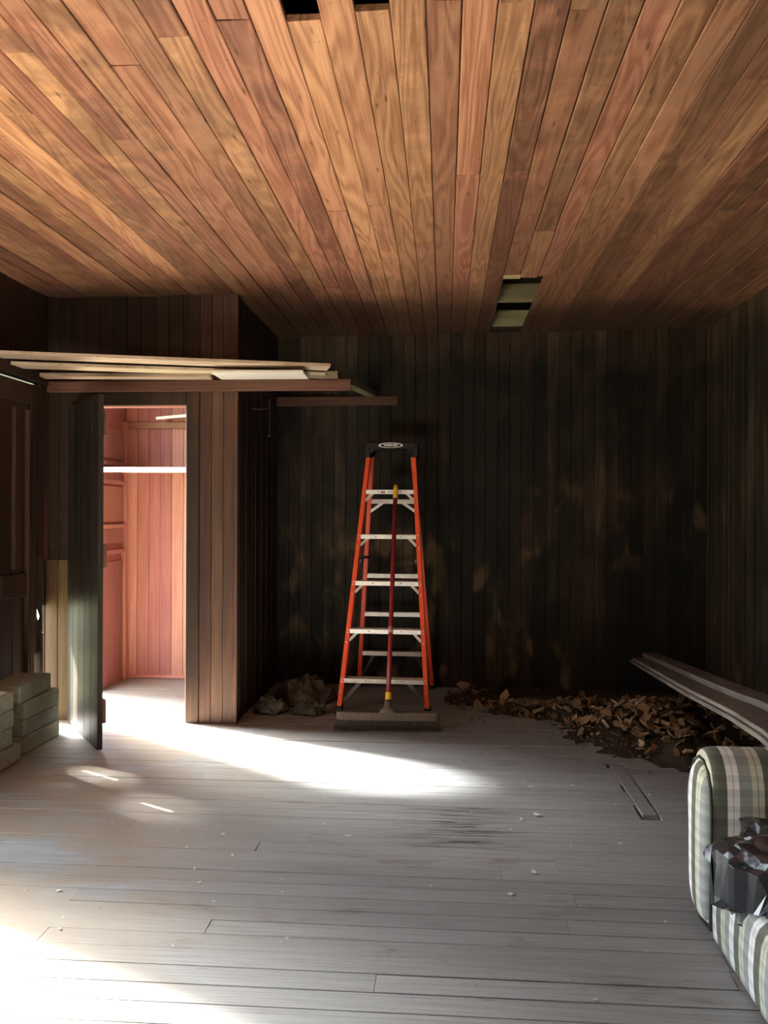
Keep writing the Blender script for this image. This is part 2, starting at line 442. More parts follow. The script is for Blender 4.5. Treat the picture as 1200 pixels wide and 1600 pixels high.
# added unseen wall beside the wide doorway, keeps sky light off the far floor
pw = box('wall_sky_block', (XL - 2.2, 0.92, -0.42), (XL - 0.10, 1.02, 2.9), M_BROWN); tag(pw, kind='structure'); pw.color = (0.8, 0, 0.3, 1)
wall_boards(wl, M_BROWN, 'y', 3.3, YC, lambda a: XL + 0.012, (DL[3] + 0.02, CEIL + 0.01), '+x', th=0.014, soot=(0.6, 0.9), tone=(0.5, 0.9))

# ------------------------------------------------------------------ ceiling: joists, boards, dark attic
ceil = empty('ceiling', (0, 0, CEIL)); tag(ceil, kind='structure')
ceil.location = (0, 0, 0)
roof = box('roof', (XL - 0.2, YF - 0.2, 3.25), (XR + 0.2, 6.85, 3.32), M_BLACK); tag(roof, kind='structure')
yj = 6.08
while yj > YF:
    box('joist', (XL - 0.05, yj - 0.02, CEIL + 0.022), (XR + 0.05, yj + 0.022, CEIL + 0.135), M_JOIST, ceil, bevel=0.003)
    yj -= 0.70
XE, PITCH_C = -0.0555, 0.0953
special = {}   # board index -> list of joint y positions
J = {-4: ['hole', 2.235], -2: ['hole', 2.20], 0: [2.17], 2: [2.185], 4: [2.235], 6: ['hole', 2.14], 8: [2.15],
     -6: [2.215], -8: [2.28], -10: [2.42], -13: [2.33], -3: [3.6], 1: [3.3], 3: [3.3], -12: [2.9], -15: [2.7], 10: [2.62]}
TONE = {-3: 1.18, -4: 1.1, -5: 1.1, 1: 1.15, 3: 0.78, 9: 0.62, 10: 0.68, 13: 0.6, 2: 0.95, 8: 0.95, -2: 0.8, -6: 1.0, 0: 0.9}
BLEACH = {-5: 0.5, 1: 0.25, -4: 0.22, -16: 0.45, -7: 0.1, -2: 0.12}
nmin = int(math.floor((XL - XE)/PITCH_C)); nmax = int(math.ceil((XR - XE)/PITCH_C))
for k in range(nmin, nmax):
    xa = max(XE + k*PITCH_C, XL); xb = min(XE + (k+1)*PITCH_C, XR)
    if xb - xa < 0.01: continue
    js = J.get(k)
    hole = False
    if js and js[0] == 'hole': hole = True; js = js[1:]
    if js is None:
        js = [R.uniform(-0.5, 1.9)]
        if R.random() < 0.5: js.append(R.uniform(2.6, 5.4) if abs(k) > 5 else R.uniform(3.4, 4.2))
    js = sorted(js)
    yend = yback((xa + xb)/2) + 0.01 if xa > XC else (YC + 0.01 if xb < XC - 0.1 else YC + 0.01)
    if xb > XC + 0.01: yend = yback(max(xa, XC)) + 0.01
    ends = [YF] + js + [yend]
    for si, (s0, s1) in enumerate(zip(ends, ends[1:])):
        if hole and si == 0: s1 = 1.62
        a, b = xa, xb
        segs = [(s0, s1, a, b)]
        if k in (4, 5) and s1 > 4.73: segs = [(s0, 4.73 + R.uniform(-0.015, 0.02), a, b)]
        if k == 6 and s1 > 4.73: segs = [(s0, 4.735, a, b), (4.737, s1, a + 0.038, b)]
        g = R.choice((0.0012, 0.0018, 0.0025, 0.004)) if abs(k) < 8 else R.choice((0.001, 0.0016, 0.0022))
        dz = R.uniform(-0.0035, 0.003)
        if k == 5 and si == len(ends) - 2: dz = -0.006
        for (q0, q1, a_, b_) in segs:
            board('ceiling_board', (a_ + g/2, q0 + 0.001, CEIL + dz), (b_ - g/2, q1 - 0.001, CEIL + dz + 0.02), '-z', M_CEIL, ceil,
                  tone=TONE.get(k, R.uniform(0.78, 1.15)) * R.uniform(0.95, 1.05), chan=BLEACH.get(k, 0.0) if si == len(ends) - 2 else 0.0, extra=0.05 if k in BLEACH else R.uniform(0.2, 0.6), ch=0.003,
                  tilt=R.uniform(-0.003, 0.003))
# torn end of the ceiling boards at the hole, and a loose lath inside it
board('splinter', (0.325, 4.705, CEIL - 0.006), (0.42, 4.755, CEIL + 0.004), '-z', M_JOIST, ceil, tone=1.6)
board('lath', (0.315, 4.76, CEIL + 0.004), (0.332, 6.2, CEIL + 0.022), '-z', M_TRIMY, ceil, tone=1.1)

# ------------------------------------------------------------------ closet box
DX0, DX1, DZ = -2.336, -1.600, 1.965       # doorway
wc = empty('wall_closet_front'); tag(wc, kind='structure')
def door_skip(a, b, zr):
    m = (a + b)/2
    if DX0 < m < DX1: return [(DZ + 0.09, zr[1])]
    return [zr]
box('wall_backing', (XL, YC + 0.02, DZ), (XC, YC + 0.06, 3.3), M_DARKWOOD, wc)
box('wall_backing', (DX1 + 0.012, YC + 0.02, -0.02), (XC, YC + 0.06, DZ), M_DARKWOOD, wc)
box('wall_backing', (XL, YC + 0.02, -0.02), (DX0 - 0.03, YC + 0.06, DZ), M_DARKWOOD, wc)
M_TAN = wood('bare_tan_casing', [(0.10, 0.055, 0.022), (0.165, 0.098, 0.042), (0.23, 0.145, 0.068)], 'Z', ring=8, grain=0.2, rough=0.6, rnd=0.2, bump=0.1)
wall_boards(wc, M_BROWN, 'x', XL, DX0, lambda a: YC, (1.0, CEIL + 0.01), '-y', pitch=0.084, soot=(0.5, 0.9), tone=(0.7, 0.9))
wall_boards(wc, M_TAN, 'x', XL, DX0, lambda a: YC - 0.004, (-0.02, 0.999), '-y', pitch=0.084, soot=(0.3, 0.6), tone=(0.9, 1.1))
wall_boards(wc, M_BROWN, 'x', DX0, DX1 + 0.004, lambda a: YC, (-0.02, CEIL + 0.01), '-y', soot=(0.5, 0.9), skip=door_skip, tone=(0.7, 1.0))
wall_boards(wc, M_BROWN, 'x', DX1 + 0.085, XC, lambda a: YC, (-0.02, CEIL + 0.01), '-y', pitch=0.074, soot=(0.0, 0.25), tone=(0.95, 1.25))
box('wall_board', (DX1 + 0.004, YC, DZ + 0.09), (DX1 + 0.085, YC + 0.02, CEIL + 0.01), M_BROWN, wc, 0.002).color = (0.9, 0, 0.6, 1)
# doorway trim: right casing, head, narrow jamb faces
tr = empty('trim_1'); tag(tr, kind='structure')
board('casing', (DX1, YC - 0.008, -0.01), (DX1 + 0.084, YC + 0.02, DZ + 0.09), '-y', M_BROWN, tr, tone=0.8, extra=0.7, ch=0.004)
board('jamb', (DX1 - 0.001, YC + 0.012, -0.01), (DX1 + 0.012, YC + 0.09, DZ), '-x', M_RED, tr, tone=1.2)
board('head', (DX0, YC - 0.006, DZ), (DX1, YC + 0.02, DZ + 0.088), '-y', M_BROWN, tr, tone=0.6, extra=0.8)
board('head_jamb', (DX0, YC + 0.02, DZ - 0.004), (DX1, YC + 0.09, DZ + 0.012), '-z', M_RED, tr, tone=1.0)
# right side of the closet (faces the recess) and its red inside
ws = empty('wall_closet_side'); tag(ws, kind='structure')
box('wall_backing', (XC - 0.055, YC + 0.06, -0.02), (XC - 0.02, 6.35, 3.3), M_DARKWOOD, ws)
wall_boards(ws, M_BROWN, 'y', YC, yback(XC) + 0.005, lambda a: XC, (-0.02, CEIL + 0.01), '+x', soot=(0.8, 1.0), tone=(0.6, 1.0))
wall_boards(ws, M_RED, 'y', YC + 0.06, 6.33, lambda a: XC - 0.055, (-0.02, CEIL), '-x', th=0.012, tone=(0.9, 1.1))
board('corner_bead', (XC - 0.014, YC - 0.012, -0.005), (XC + 0.012, YC + 0.004, CEIL), '-y', M_BROWN, ws, tone=1.25, ch=0.003)
# closet back wall and ceiling
wk = empty('wall_closet_back'); tag(wk, kind='structure')
box('wall_backing', (XL - 0.1, 6.37, -0.05), (XC - 0.02, 6.47, 3.3), M_DARKWOOD, wk)
wall_boards(wk, M_RED, 'x', XL, XC - 0.066, lambda a: 6.35, (-0.02, CEIL), '-y', tone=(0.9, 1.1), pitch=0.09)
cc = box('ceiling_closet', (XL - 0.1, YC + 0.06, CEIL - 0.01), (XC - 0.03, 6.4, CEIL + 0.04), M_RED); tag(cc, kind='structure'); cc.color = (0.7, 0, 0, 1)
# ledger, upper board, rod shelf, panels inside
board('shelf_ledger', (XL, 6.325, 1.955), (XC - 0.067, 6.35, 2.005), '-y', M_TRIMX, wk, tone=1.9)
sh = empty('closet_shelf', (XL, 6.0, 1.58)); tag(sh, 'pale painted shelf running across the red closet above eye level', 'shelf')
def local(o, fn, *a, **k):
    c = fn(*a, **k); c.parent = o; c.matrix_parent_inverse = Matrix.Translation(-o.location)
    return c
local(sh, box, 'shelf_board', (XL + 0.002, 5.86, 1.607), (XC - 0.068, 6.349, 1.627), M_WHITE, None, 0.003)
local(sh, box, 'front_lip', (XL + 0.002, 5.845, 1.590), (XC - 0.30, 5.862, 1.628), M_WHITE, None, 0.003)
lb = box('leaning_board', (-0.62, -0.06, 0.0), (0.62, 0.06, 0.022), M_WHITE, None, 0.003)
lb.location = (-1.80, 6.22, 2.045); lb.rotation_euler = (rad(6), rad(-4.0), rad(-6))
lb.scale = (0.66, 1, 1)
tag(lb, 'slanting white board lying high up inside the red closet', 'board')

# panelled lower boards on the closet's left wall
pn = empty('trim_2'); tag(pn, kind='structure')
for (z0, z1) in ((0.03, 0.93), (1.06, 1.18), (1.22, 1.50), (1.70, 1.93)):
    board('panel', (XL, 5.84, z0), (XL + 0.02, 6.24, z1), '+x', M_RED, pn, tone=0.62, ch=0.008)
for z in (1.0, 1.19, 1.52, 1.66):
    board('rail', (XL, 5.82, z - 0.012), (XL + 0.035, 6.26, z + 0.02), '+x', M_RED, pn, tone=0.75)
board('stile', (XL, 6.25, 0.0), (XL + 0.03, 6.30, 2.0), '+x', M_RED, pn, tone=0.9)
for yy in (6.342, ):
    board('baseboard', (XL, 6.335, 0.0), (XC - 0.068, 6.35, 0.025), '-y', M_RED, pn, tone=1.2)

# ------------------------------------------------------------------ doors
def ledged_door():
    d = empty('door_1', (DX0 + 0.018, YC - 0.045, 0.0)); tag(d, kind='structure')
    ang = math.atan2(4.365 - (YC - 0.045), -1.871 - (DX0 + 0.004))
    d.rotation_euler = (0, 0, ang)
    W = 0.765; n = 5; w = W/n
    for i in range(n):
        o = board('door_board', (i*w + 0.001, -0.015, 0.012), ((i+1)*w - 0.001, 0.013, 1.945), '-y', M_DOOR, d, tone=R.uniform(0.8, 1.15) * (1.25 if i == n-1 else 1), ch=0.003)
    for z in (0.15, 1.0, 1.72):
        bt = board('batten', (0.06, 0.013, z), (W - 0.01, 0.035, z + 0.13), '+y', M_RED, d, tone=0.5, ch=0.004)
    for z in (0.24, 1.75):
        h = tube('hinge', [(0.0, 0.0, z), (0.0, 0.0, z + 0.09)], 0.008, M_DOOR, d)
    return d
ledged_door()

def panelled_door():
    d = empty('door_2', (XL, DL[0], DL[2])); tag(d, kind='structure')
    W = DL[1] - DL[0]; H = DL[3] - DL[2]
    # slits beside the stile let thin strips of sun through: two gaps near y 4.28 and 4.44
    s1, s2 = 4.278 - DL[0], 4.443 - DL[0]
    def st(name, y0, y1, z0, z1, th=0.035, tone=1.0):
        return board(name, (-0.035, y0, z0), (th - 0.02, y1, z1), '+x', M_PANEL, d, tone=tone, ch=0.005)
    sl = 0.006
    st('stile', 0.0, 0.10, 0, H); st('stile', W - 0.085, W, 0.42, H)
    st('stile', W - 0.085, W - 0.03, 0.0, 0.42)
    st('rail', 0.10, W - 0.085, H - 0.12, H, tone=0.95); st('rail', s2 + 0.05, W - 0.085, 0.78, 0.92, tone=0.8); st('rail', 0.10, s1 - 0.05, 0.78, 0.92, tone=0.8); st('rail', 0.10, W - 0.085, 0.0, 0.24, tone=0.9)
    def panel(y0, y1, z0, z1, th, tone): return st('panel', y0, y1, z0, z1, th, tone)
    for (y0, y1) in ((0.10, s1 - 0.05), (s2 + 0.05, 0.61), (0.615, W - 0.085)):
        st('panel', y0, y1, 0.92, H - 0.12, 0.02, R.uniform(0.9, 1.1)); st('panel', y0, y1, 0.24, 0.78, 0.02, R.uniform(0.8, 1.0))
    # a thin split panel between: two short vertical cracks let strips of sun through
    def thin(y0, y1, z0, z1): board('panel', (-0.004, y0, z0), (0.004, y1, z1), '+x', M_PANEL, d, tone=0.95, ch=0.001)
    g = 0.009
    for (y0, y1) in ((s1 - 0.05, s1 - g), (s1 + g, s2 - g), (s2 + g, s2 + 0.05)): thin(y0, y1, 0.24, H - 0.12)
    for (yy, z0, z1) in ((s1, 1.16, 1.345), (s2, 0.68, 0.925)):
        thin(yy - g, yy + g, 0.24, z0); thin(yy - g, yy + g, z1, H - 0.12)
    # the mid rail crosses only where no crack runs
    board('bead', (0.0, W - 0.13, 0.30), (0.026, W - 0.112, H - 0.16), '+x', M_PANEL, d, tone=1.7, ch=0.004)
    board('bead', (0.0, 0.60, 0.95), (0.022, 0.615, H - 0.16), '+x', M_PANEL, d, tone=1.3, ch=0.004)
    return d
panelled_door()
# lintel trim above the panelled door
t3 = empty('trim_3'); tag(t3, kind='structure')
board('head_casing', (XL, 3.95, DL[3] + 0.02), (XL + 0.03, YC, DL[3] + 0.11), '+x', M_PANEL, t3, tone=0.7)
board('side_casing', (XL, DL[1] + 0.015, 1.0), (XL + 0.02, YC, DL[3] + 0.02), '+x', M_PANEL, t3, tone=0.6)

# ------------------------------------------------------------------ shelf over the closet doorway
t4 = empty('trim_4'); tag(t4, kind='structure')
board('ledger', (XL + 0.02, YC - 0.03, 2.05), (-0.575, YC - 0.002, 2.118), '-y', M_TRIMX, t4, tone=1.0, ch=0.003)
t5 = empty('trim_5'); tag(t5, kind='structure')
board('ledger', (XC, yback(-0.8) - 0.032, 2.115), (-0.36, yback(-0.8) + 0.002, 2.185), '-y', M_TRIMX, t5, tone=0.7, ch=0.003)

def rot_plank(name, cx, cy, z0, L, W, T, rz, mat, label, cat='plank', group=None, ry=0.0, rx=0.0, tone=1.0):
    o = board(name, (-L/2, -W/2, 0), (L/2, W/2, T), '-z', mat, None, tone=tone, ch=0.002)
    o.location = (cx, cy, z0); o.rotation_euler = (rx, ry, rz)
    tag(o, label, cat, group)
    return o
bm = bmesh.new(); add_box(bm, (-0.04, 0, 0), (0.04, 1.32, 0.045), 0.003)
bb = link('shelf_bearer', bm_mesh('shelf_bearer', bm), M_TRIMY); bb.location = (-0.69, YC - 0.045, 2.119); bb.rotation_euler = (rad(2.9), 0, rad(-6))
tag(bb, 'squared timber bearer carrying shelf plank ends over the dark recess', 'beam')
def plank_pts(p, q, W, T, z0, label, tone, zq=None):
    # front edge runs p -> q (left to right); the plank lies behind it
    p = Vector((*p, z0)); q = Vector((*q, z0 if zq is None else zq)); dv = q - p
    rz = math.atan2(dv.y, dv.x); ry = -math.atan2(dv.z, dv.xy.length)
    c = (p + q)/2 + Vector((-math.sin(rz), math.cos(rz), 0))*W/2
    return rot_plank('shelf_plank', c.x, c.y, c.z, dv.length, W, T, rz, M_PLANKX, label, ry=ry, tone=tone)
plank_pts((-2.47, 4.31), (-0.675, 4.84), 0.150, 0.018, 2.160, 'front loose plank on the shelf, slanting out from the closet wall', 1.0, 2.165)
plank_pts((-2.47, 4.55), (-0.72, 5.005), 0.14, 0.018, 2.142, 'middle loose plank on the shelf over the closet doorway', 0.9, 2.142)
plank_pts((-2.45, 4.845), (-1.42, 4.915), 0.10, 0.022, 2.121, 'rear loose plank on the ledger against the closet wall', 0.8, 2.119)
wp = rot_plank('white_board', -1.10, 4.895, 2.119, 0.54, 0.26, 0.016, rad(1.5), M_WHITE, 'short white painted board lying on the ledger under the shelf planks', 'board')

# ------------------------------------------------------------------ stepladder
M_ORANGE = plain('orange_fibreglass', (0.90, 0.105, 0.035), 0.42, 0.4, vary=0.07, scale=9)
M_ALU = plain('mill_aluminium', (0.90, 0.89, 0.83), 0.42, 0.5, metal=0.35, vary=0.1, scale=20, bump=0.05)
M_ALUW = plain('dusty_aluminium', (0.62, 0.60, 0.52), 0.5, 0.4, metal=0.35, vary=0.15, scale=20, bump=0.05)
M_BPLAST = plain('black_plastic', (0.010, 0.010, 0.010), 0.42, 0.4, vary=0.3)
M_PRINT = plain('white_print', (0.85, 0.85, 0.82), 0.5, 0.3, vary=0.02)
M_RIVET = plain('rivet_steel', (0.75, 0.73, 0.68), 0.35, 0.5, metal=0.7, vary=0.05)
M_STICK = plain('dark_red_sticker', (0.10, 0.02, 0.02), 0.5, 0.3, vary=0.1)
M_STEEL = plain('dark_steel', (0.10, 0.10, 0.095), 0.4, 0.5, metal=0.6)

LAD = empty('step_ladder', (-0.392, 5.335, 0.0), rad(-2.0))
tag(LAD, 'orange fibreglass stepladder with black cap standing open against the sooty wall', 'ladder')
FX0, FX1, FZ1, FY1 = 0.288, 0.158, 1.71, 0.47
def fr(s, z):     # centre line of a front rail at height z
    u = z / FZ1
    return Vector((s*(FX0 + (FX1 - FX0)*u), FY1*u, z))
RX0, RX1, RY0, RY1 = 0.275, 0.145, 0.845, 0.545
def rr_(s, z):
    u = z / FZ1
    return Vector((s*(RX0 + (RX1 - RX0)*u), RY0 + (RY1 - RY0)*u, z))
def channel(w, d, t, s):   # C section: web outside, flanges inward; local x = across, y = depth
    o = [(0, -d/2), (w, -d/2), (w, -d/2 + t), (t, -d/2 + t), (t, d/2 - t), (w, d/2 - t), (w, d/2), (0, d/2)]
    return [((-s)*(px - w/2)*1.0, py) for (px, py) in o]
for s in (-1, 1):
    bm = bmesh.new()
    add_sweep(bm, channel(0.028, 0.074, 0.005, s), fr(s, 0.025), fr(s, FZ1 + 0.01), up=(0, 1, 0))
    link('front_rail', bm_mesh('front_rail', bm), M_ORANGE, LAD)
    bm = bmesh.new()
    add_sweep(bm, channel(0.028, 0.050, 0.005, s), rr_(s, 0.025), rr_(s, FZ1 - 0.01), up=(0, 1, 0))
    link('rear_rail', bm_mesh('rear_rail', bm), M_ORANGE, LAD)
    for fn, w, d in ((fr, 0.046, 0.086), (rr_, 0.038, 0.060)):
        p = fn(s, 0.0)
        bm = bmesh.new(); add_box(bm, (p.x - w/2, p.y - d/2, 0), (p.x + w/2, p.y + d/2, 0.055), 0.006)
        link('foot', bm_mesh('foot', bm), M_BPLAST, LAD)
STEPS = (0.225, 0.535, 0.845, 1.155, 1.462)
for i, z in enumerate(STEPS):
    pl, pr = fr(-1, z), fr(1, z)
    hx = pr.x - 0.012; yc = pr.y
    bm = bmesh.new()
    # tread: channel of aluminium, deep front lip, ribbed top
    sec = [(-0.044, -0.028), (-0.040, -0.028), (-0.040, -0.003), (0.036, -0.003), (0.036, -0.022), (0.040, -0.022), (0.040, 0.0)] + \
          [(0.036 - 0.008*j, 0.0025 if j % 2 else 0.0) for j in range(1, 9)] + [(-0.044, 0.0)]
    add_sweep(bm, sec, (-hx, yc, z), (hx, yc, z), up=(0, 0, 1))
    for v in bm.verts:     # section x is world depth: frame_mat puts local x along up x dir
        pass
    st = link('step', bm_mesh('step', bm), M_ALU, LAD)
    for s in (-1, 1):
        bm = bmesh.new()
        if i == 0:
            a = fr(s, z - 0.008) + Vector((-s*0.115, -0.01, -0.018)); b = fr(s, 0.075) + Vector((-s*0.018, 0.02, 0))
            add_beam(bm, a, b, 0.024, 0.004, up=(0, 1, 0))
        else:
            a = fr(s, z - 0.02) + Vector((-s*0.065, -0.028, 0)); b = fr(s, z - 0.075) + Vector((-s*0.014, -0.028, 0))
            add_beam(bm, a, b, 0.018, 0.004, up=(0, 1, 0))
        link('knee_brace', bm_mesh('knee_brace', bm), M_ALUW if i else M_STEEL, LAD)
        if i == 0: bpy.data.objects[LAD.children[-1].name].data.materials[0] = M_ALUW
    for s in (-1, 1):
        for (dx, zz) in ((0.0, z - 0.004), (0.0, z - 0.022), (0.004, z - 0.085)):
            p = fr(s, zz)
            bm = bmesh.new(); add_tube(bm, [(p.x, p.y - 0.036, zz), (p.x, p.y - 0.0385, zz), (p.x, p.y - 0.0405, zz)], [0.0058, 0.0058, 0.003], 8)
            link('rivet', bm_mesh('rivet', bm), M_RIVET, LAD)
        bm = bmesh.new(); xx = s*(hx*0.45); add_tube(bm, [(xx, yc - 0.043, z - 0.012), (xx, yc - 0.0465, z - 0.012)], [0.005, 0.003], 8)
        link('rivet', bm_mesh('rivet', bm), M_STEEL, LAD)
# rear horizontal braces
for i, z in enumerate((0.262, 0.560, 0.845, 1.385)):
    q = rr_(1, z)
    bm = bmesh.new()
    add_box(bm, (-q.x + 0.008, q.y - 0.022, z - 0.016), (q.x - 0.008, q.y - 0.018, z + 0.016))
    add_box(bm, (-q.x + 0.008, q.y - 0.022, z + 0.012), (q.x - 0.008, q.y + 0.010, z + 0.016))
    link('rear_brace', bm_mesh('rear_brace', bm), M_ALU, LAD)
    if i in (0, 3):
        for s in (-1, 1):
            bm = bmesh.new()
            add_beam(bm, (s*(q.x - 0.10), q.y - 0.02, z - 0.008), rr_(s, z - (0.20 if i == 0 else 0.075)) + Vector((-s*0.008, -0.02, 0)), 0.020, 0.004, up=(0, 1, 0))
            link('rear_knee_brace', bm_mesh('rear_knee_brace', bm), M_STEEL if i == 0 else M_ALU, LAD)
# spreaders
for s in (-1, 1):
    zs = 0.98
    a = fr(s, zs) + Vector((-s*0.022, 0.02, 0)); b = rr_(s, zs) + Vector((-s*0.02, -0.015, 0)); m = (a + b)/2 + Vector((0, 0, 0.012))
    bm = bmesh.new(); add_beam(bm, a, m, 0.004, 0.020); add_beam(bm, m, b, 0.004, 0.020); add_tube(bm, [m + Vector((-s*0.006, 0, 0)), m + Vector((s*0.006, 0, 0))], 0.011, 8)
    link('spreader', bm_mesh('spreader', bm), M_STEEL, LAD)
    bm = bmesh.new(); add_box(bm, (a.x - 0.012, a.y - 0.02, zs - 0.018), (a.x + 0.012, a.y + 0.012, zs + 0.012), 0.002)
    link('spreader_bracket', bm_mesh('spreader_bracket', bm), M_STEEL, LAD)
# cap: top plate with skirts, front skirt cut by a shallow arch
bm = bmesh.new()
cw, cy0, cy1, cz0, cz1 = 0.190, 0.415, 0.615, 1.690, 1.795
add_box(bm, (-cw + 0.012, cy0, 1.752), (cw - 0.012, cy1, cz1), 0.006)
for s in (-1, 1):
    xs = sorted((s*cw, s*(cw - 0.046)))
    add_box(bm, (xs[0], cy0 + 0.004, cz0), (xs[1], cy1 - 0.004, cz1 - 0.012), 0.006)
for yy in (cy0, cy1 - 0.012):
    n = 10
    pts = []
    for j in range(n + 1):
        u = -1 + 2*j/n
        pts.append((u*(cw - 0.046), 1.752 - 0.040*abs(u)**6))
    top = [(p[0], 1.756) for p in pts]
    a = [bm.verts.new((p[0], yy, p[1])) for p in pts]; b = [bm.verts.new((p[0], yy, p[1])) for p in top]
    a2 = [bm.verts.new((p[0], yy + 0.012, p[1])) for p in pts]; b2 = [bm.verts.new((p[0], yy + 0.012, p[1])) for p in top]
    for j in range(n):
        bm.faces.new((a[j], a[j+1], b[j+1], b[j])); bm.faces.new((a2[j], b2[j], b2[j+1], a2[j+1])); bm.faces.new((a[j], a2[j], a2[j+1], a[j+1]))
cap = link('cap', bm_mesh('cap', bm), M_BPLAST, LAD)
# oval badge and its lettering on the front of the cap
bm = bmesh.new()
n = 40; ax_, az_ = 0.086, 0.0185
zc_ = 1.774; yf = cy0 - 0.0012
o1 = [bm.verts.new((ax_*math.cos(2*math.pi*k/n), yf, zc_ + az_*math.sin(2*math.pi*k/n))) for k in range(n)]
o2 = [bm.verts.new(((ax_ - 0.013)*math.cos(2*math.pi*k/n), yf, zc_ + (az_ - 0.0042)*math.sin(2*math.pi*k/n))) for k in range(n)]
for k in range(n): bm.faces.new((o1[k], o1[(k+1) % n], o2[(k+1) % n], o2[k]))
link('badge', bm_mesh('badge', bm), M_PRINT, cap).parent = cap
def text(name, body, size, loc, mat, parent, rx=90, sx=1.0):
    cu = bpy.data.curves.new(name, 'FONT'); cu.body = body; cu.size = size; cu.align_x = 'CENTER'; cu.align_y = 'CENTER'; cu.extrude = 0.0004; cu.offset = size*0.03
    tmp = bpy.data.objects.new('tmp', cu); COL.objects.link(tmp)
    bpy.context.view_layer.update()
    me = bpy.data.meshes.new_from_object(tmp.evaluated_get(bpy.context.evaluated_depsgraph_get()))
    bpy.data.objects.remove(tmp)
    me.materials.clear()
    o = link(name, me, mat, parent); o.location = loc; o.rotation_euler = (rad(rx), 0, 0); o.scale = (sx, 1, 1)
    return o
text('lettering', 'WERNER', 0.0215, (0, yf, zc_), M_PRINT, cap, sx=1.12)
p5 = fr(1, STEPS[4])
box('sticker', (-0.060, p5.y - 0.0452, STEPS[4] - 0.021), (-0.030, p5.y - 0.0442, STEPS[4] - 0.007), M_STICK, LAD)
text('sticker_text', 'DANGER', 0.007, (-0.045, p5.y - 0.0455, STEPS[4] - 0.011), M_PRINT, LAD)
box('sticker', (-0.015, p5.y - 0.0452, STEPS[4] - 0.020), (0.060, p5.y - 0.0442, STEPS[4] - 0.008), plain('grey_sticker', (0.45, 0.44, 0.38), 0.6, 0.3), LAD)

# ------------------------------------------------------------------ push broom
M_RED_H = plain('red_broom_handle', (0.24, 0.016, 0.022), 0.38, 0.45, vary=0.12, scale=6)
M_YEL = plain('yellow_plastic', (0.78, 0.46, 0.03), 0.45, 0.4, vary=0.06)
M_BRBLOCK = plain('dusty_brown_broom_block', (0.135, 0.108, 0.080), 0.75, 0.2, vary=0.2, scale=30)
M_BRIST = plain('dusty_bristles', (0.115, 0.098, 0.078), 0.8, 0.15, vary=0.35, scale=60)
BR = empty('push_broom', (-0.337, 4.965, 0.0), rad(2.0))
tag(BR, 'push broom with red handle and yellow tip leaning upright on the stepladder', 'broom')
bm = bmesh.new()
W = 0.310
prof = []
for k in range(28):   # rounded plan outline of the block
    a = 2*math.pi*k/28
    ex = 0.18
    cx_ = math.copysign(abs(math.cos(a))**ex, math.cos(a))*W; cy_ = math.copysign(abs(math.sin(a))**0.6, math.sin(a))*0.034
    prof.append((cx_, cy_))
lv = [(0.064, 0.97), (0.070, 1.0), (0.098, 1.0), (0.106, 0.97), (0.110, 0.90)]
rings = [[bm.verts.new((p[0]*(1 - (1-q)*0.15), p[1]*q, z)) for p in prof] for (z, q) in lv]
for a, b in zip(rings, rings[1:]):
    for k in range(28): bm.faces.new((a[k], a[(k+1) % 28], b[(k+1) % 28], b[k]))
bm.faces.new(rings[0][::-1]); bm.faces.new(rings[-1])
link('broom_block', bm_mesh('broom_block', bm), M_BRBLOCK, BR)
# socket
d = (Vector((0.026, 0.735, 1.535)) - Vector((0, 0.0, 0.11))).normalized()
s0 = Vector((0, 0, 0.105))
bm = bmesh.new(); add_tube(bm, [s0 - d*0.015, s0 + d*0.012, s0 + d*0.035, s0 + d*0.075], [0.062, 0.045, 0.025, 0.020], 16)
for v in bm.verts: v.co.y = v.co.y*0.75 if v.co.z < 0.16 else v.co.y
link('socket', bm_mesh('socket', bm, True), M_BRBLOCK, BR)
L_ = 1.57
link('ferrule', (lambda b: (add_tube(b, [s0 + d*0.07, s0 + d*0.072, s0 + d*0.120, s0 + d*0.122], [0.015, 0.0195, 0.0185, 0.014], 14), bm_mesh('ferrule', b))[1])(bmesh.new()), M_YEL, BR)
tube('handle', [s0 + d*0.10, s0 + d*0.5, s0 + d*1.0, s0 + d*1.47], 0.0148, M_RED_H, BR, 14)
bm = bmesh.new(); add_tube(bm, [s0 + d*1.46, s0 + d*1.462, s0 + d*1.55, s0 + d*1.563, s0 + d*1.568], [0.0148, 0.0168, 0.0168, 0.013, 0.006], 14)
link('grip_tip', bm_mesh('grip_tip', bm, True), M_YEL, BR)
bm = bmesh.new(); add_tube(bm, [s0 + d*0.50, s0 + d*0.545], 0.0152, 14)
link('handle_sticker', bm_mesh('handle_sticker', bm, True), plain('worn_pink_sticker', (0.50, 0.22, 0.20), 0.6, 0.3), BR)
# bristles: fine tapering tufts joined into one part
bm = bmesh.new()
RB = random.Random(3)
for i in range(1500):
    bx, by = RB.uniform(-W*0.97, W*0.97), RB.uniform(-0.030, 0.030)
    sp = bx/W
    tip = Vector((bx + 0.022*sp**3 + RB.gauss(0, 0.006), by*1.6 + RB.gauss(0, 0.006), RB.uniform(0.0, 0.012)))
    b = Vector((bx, by, 0.068)); r0 = 0.0018
    v = [bm.verts.new(b + Vector((r0*math.cos(q), r0*math.sin(q), 0))) for q in (0, 2.1, 4.2)] + [bm.verts.new(tip + Vector((0.0009*math.cos(q), 0.0009*math.sin(q), 0))) for q in (0, 2.1, 4.2)]
    for k in range(3): bm.faces.new((v[k], v[(k+1) % 3], v[(k+1) % 3 + 3], v[k+3]))
add_box(bm, (-W*0.95, -0.024, 0.03), (W*0.95, 0.024, 0.07))
o = link('bristles', bm_mesh('bristles', bm), M_BRIST, BR); o['kind'] = 'stuff'

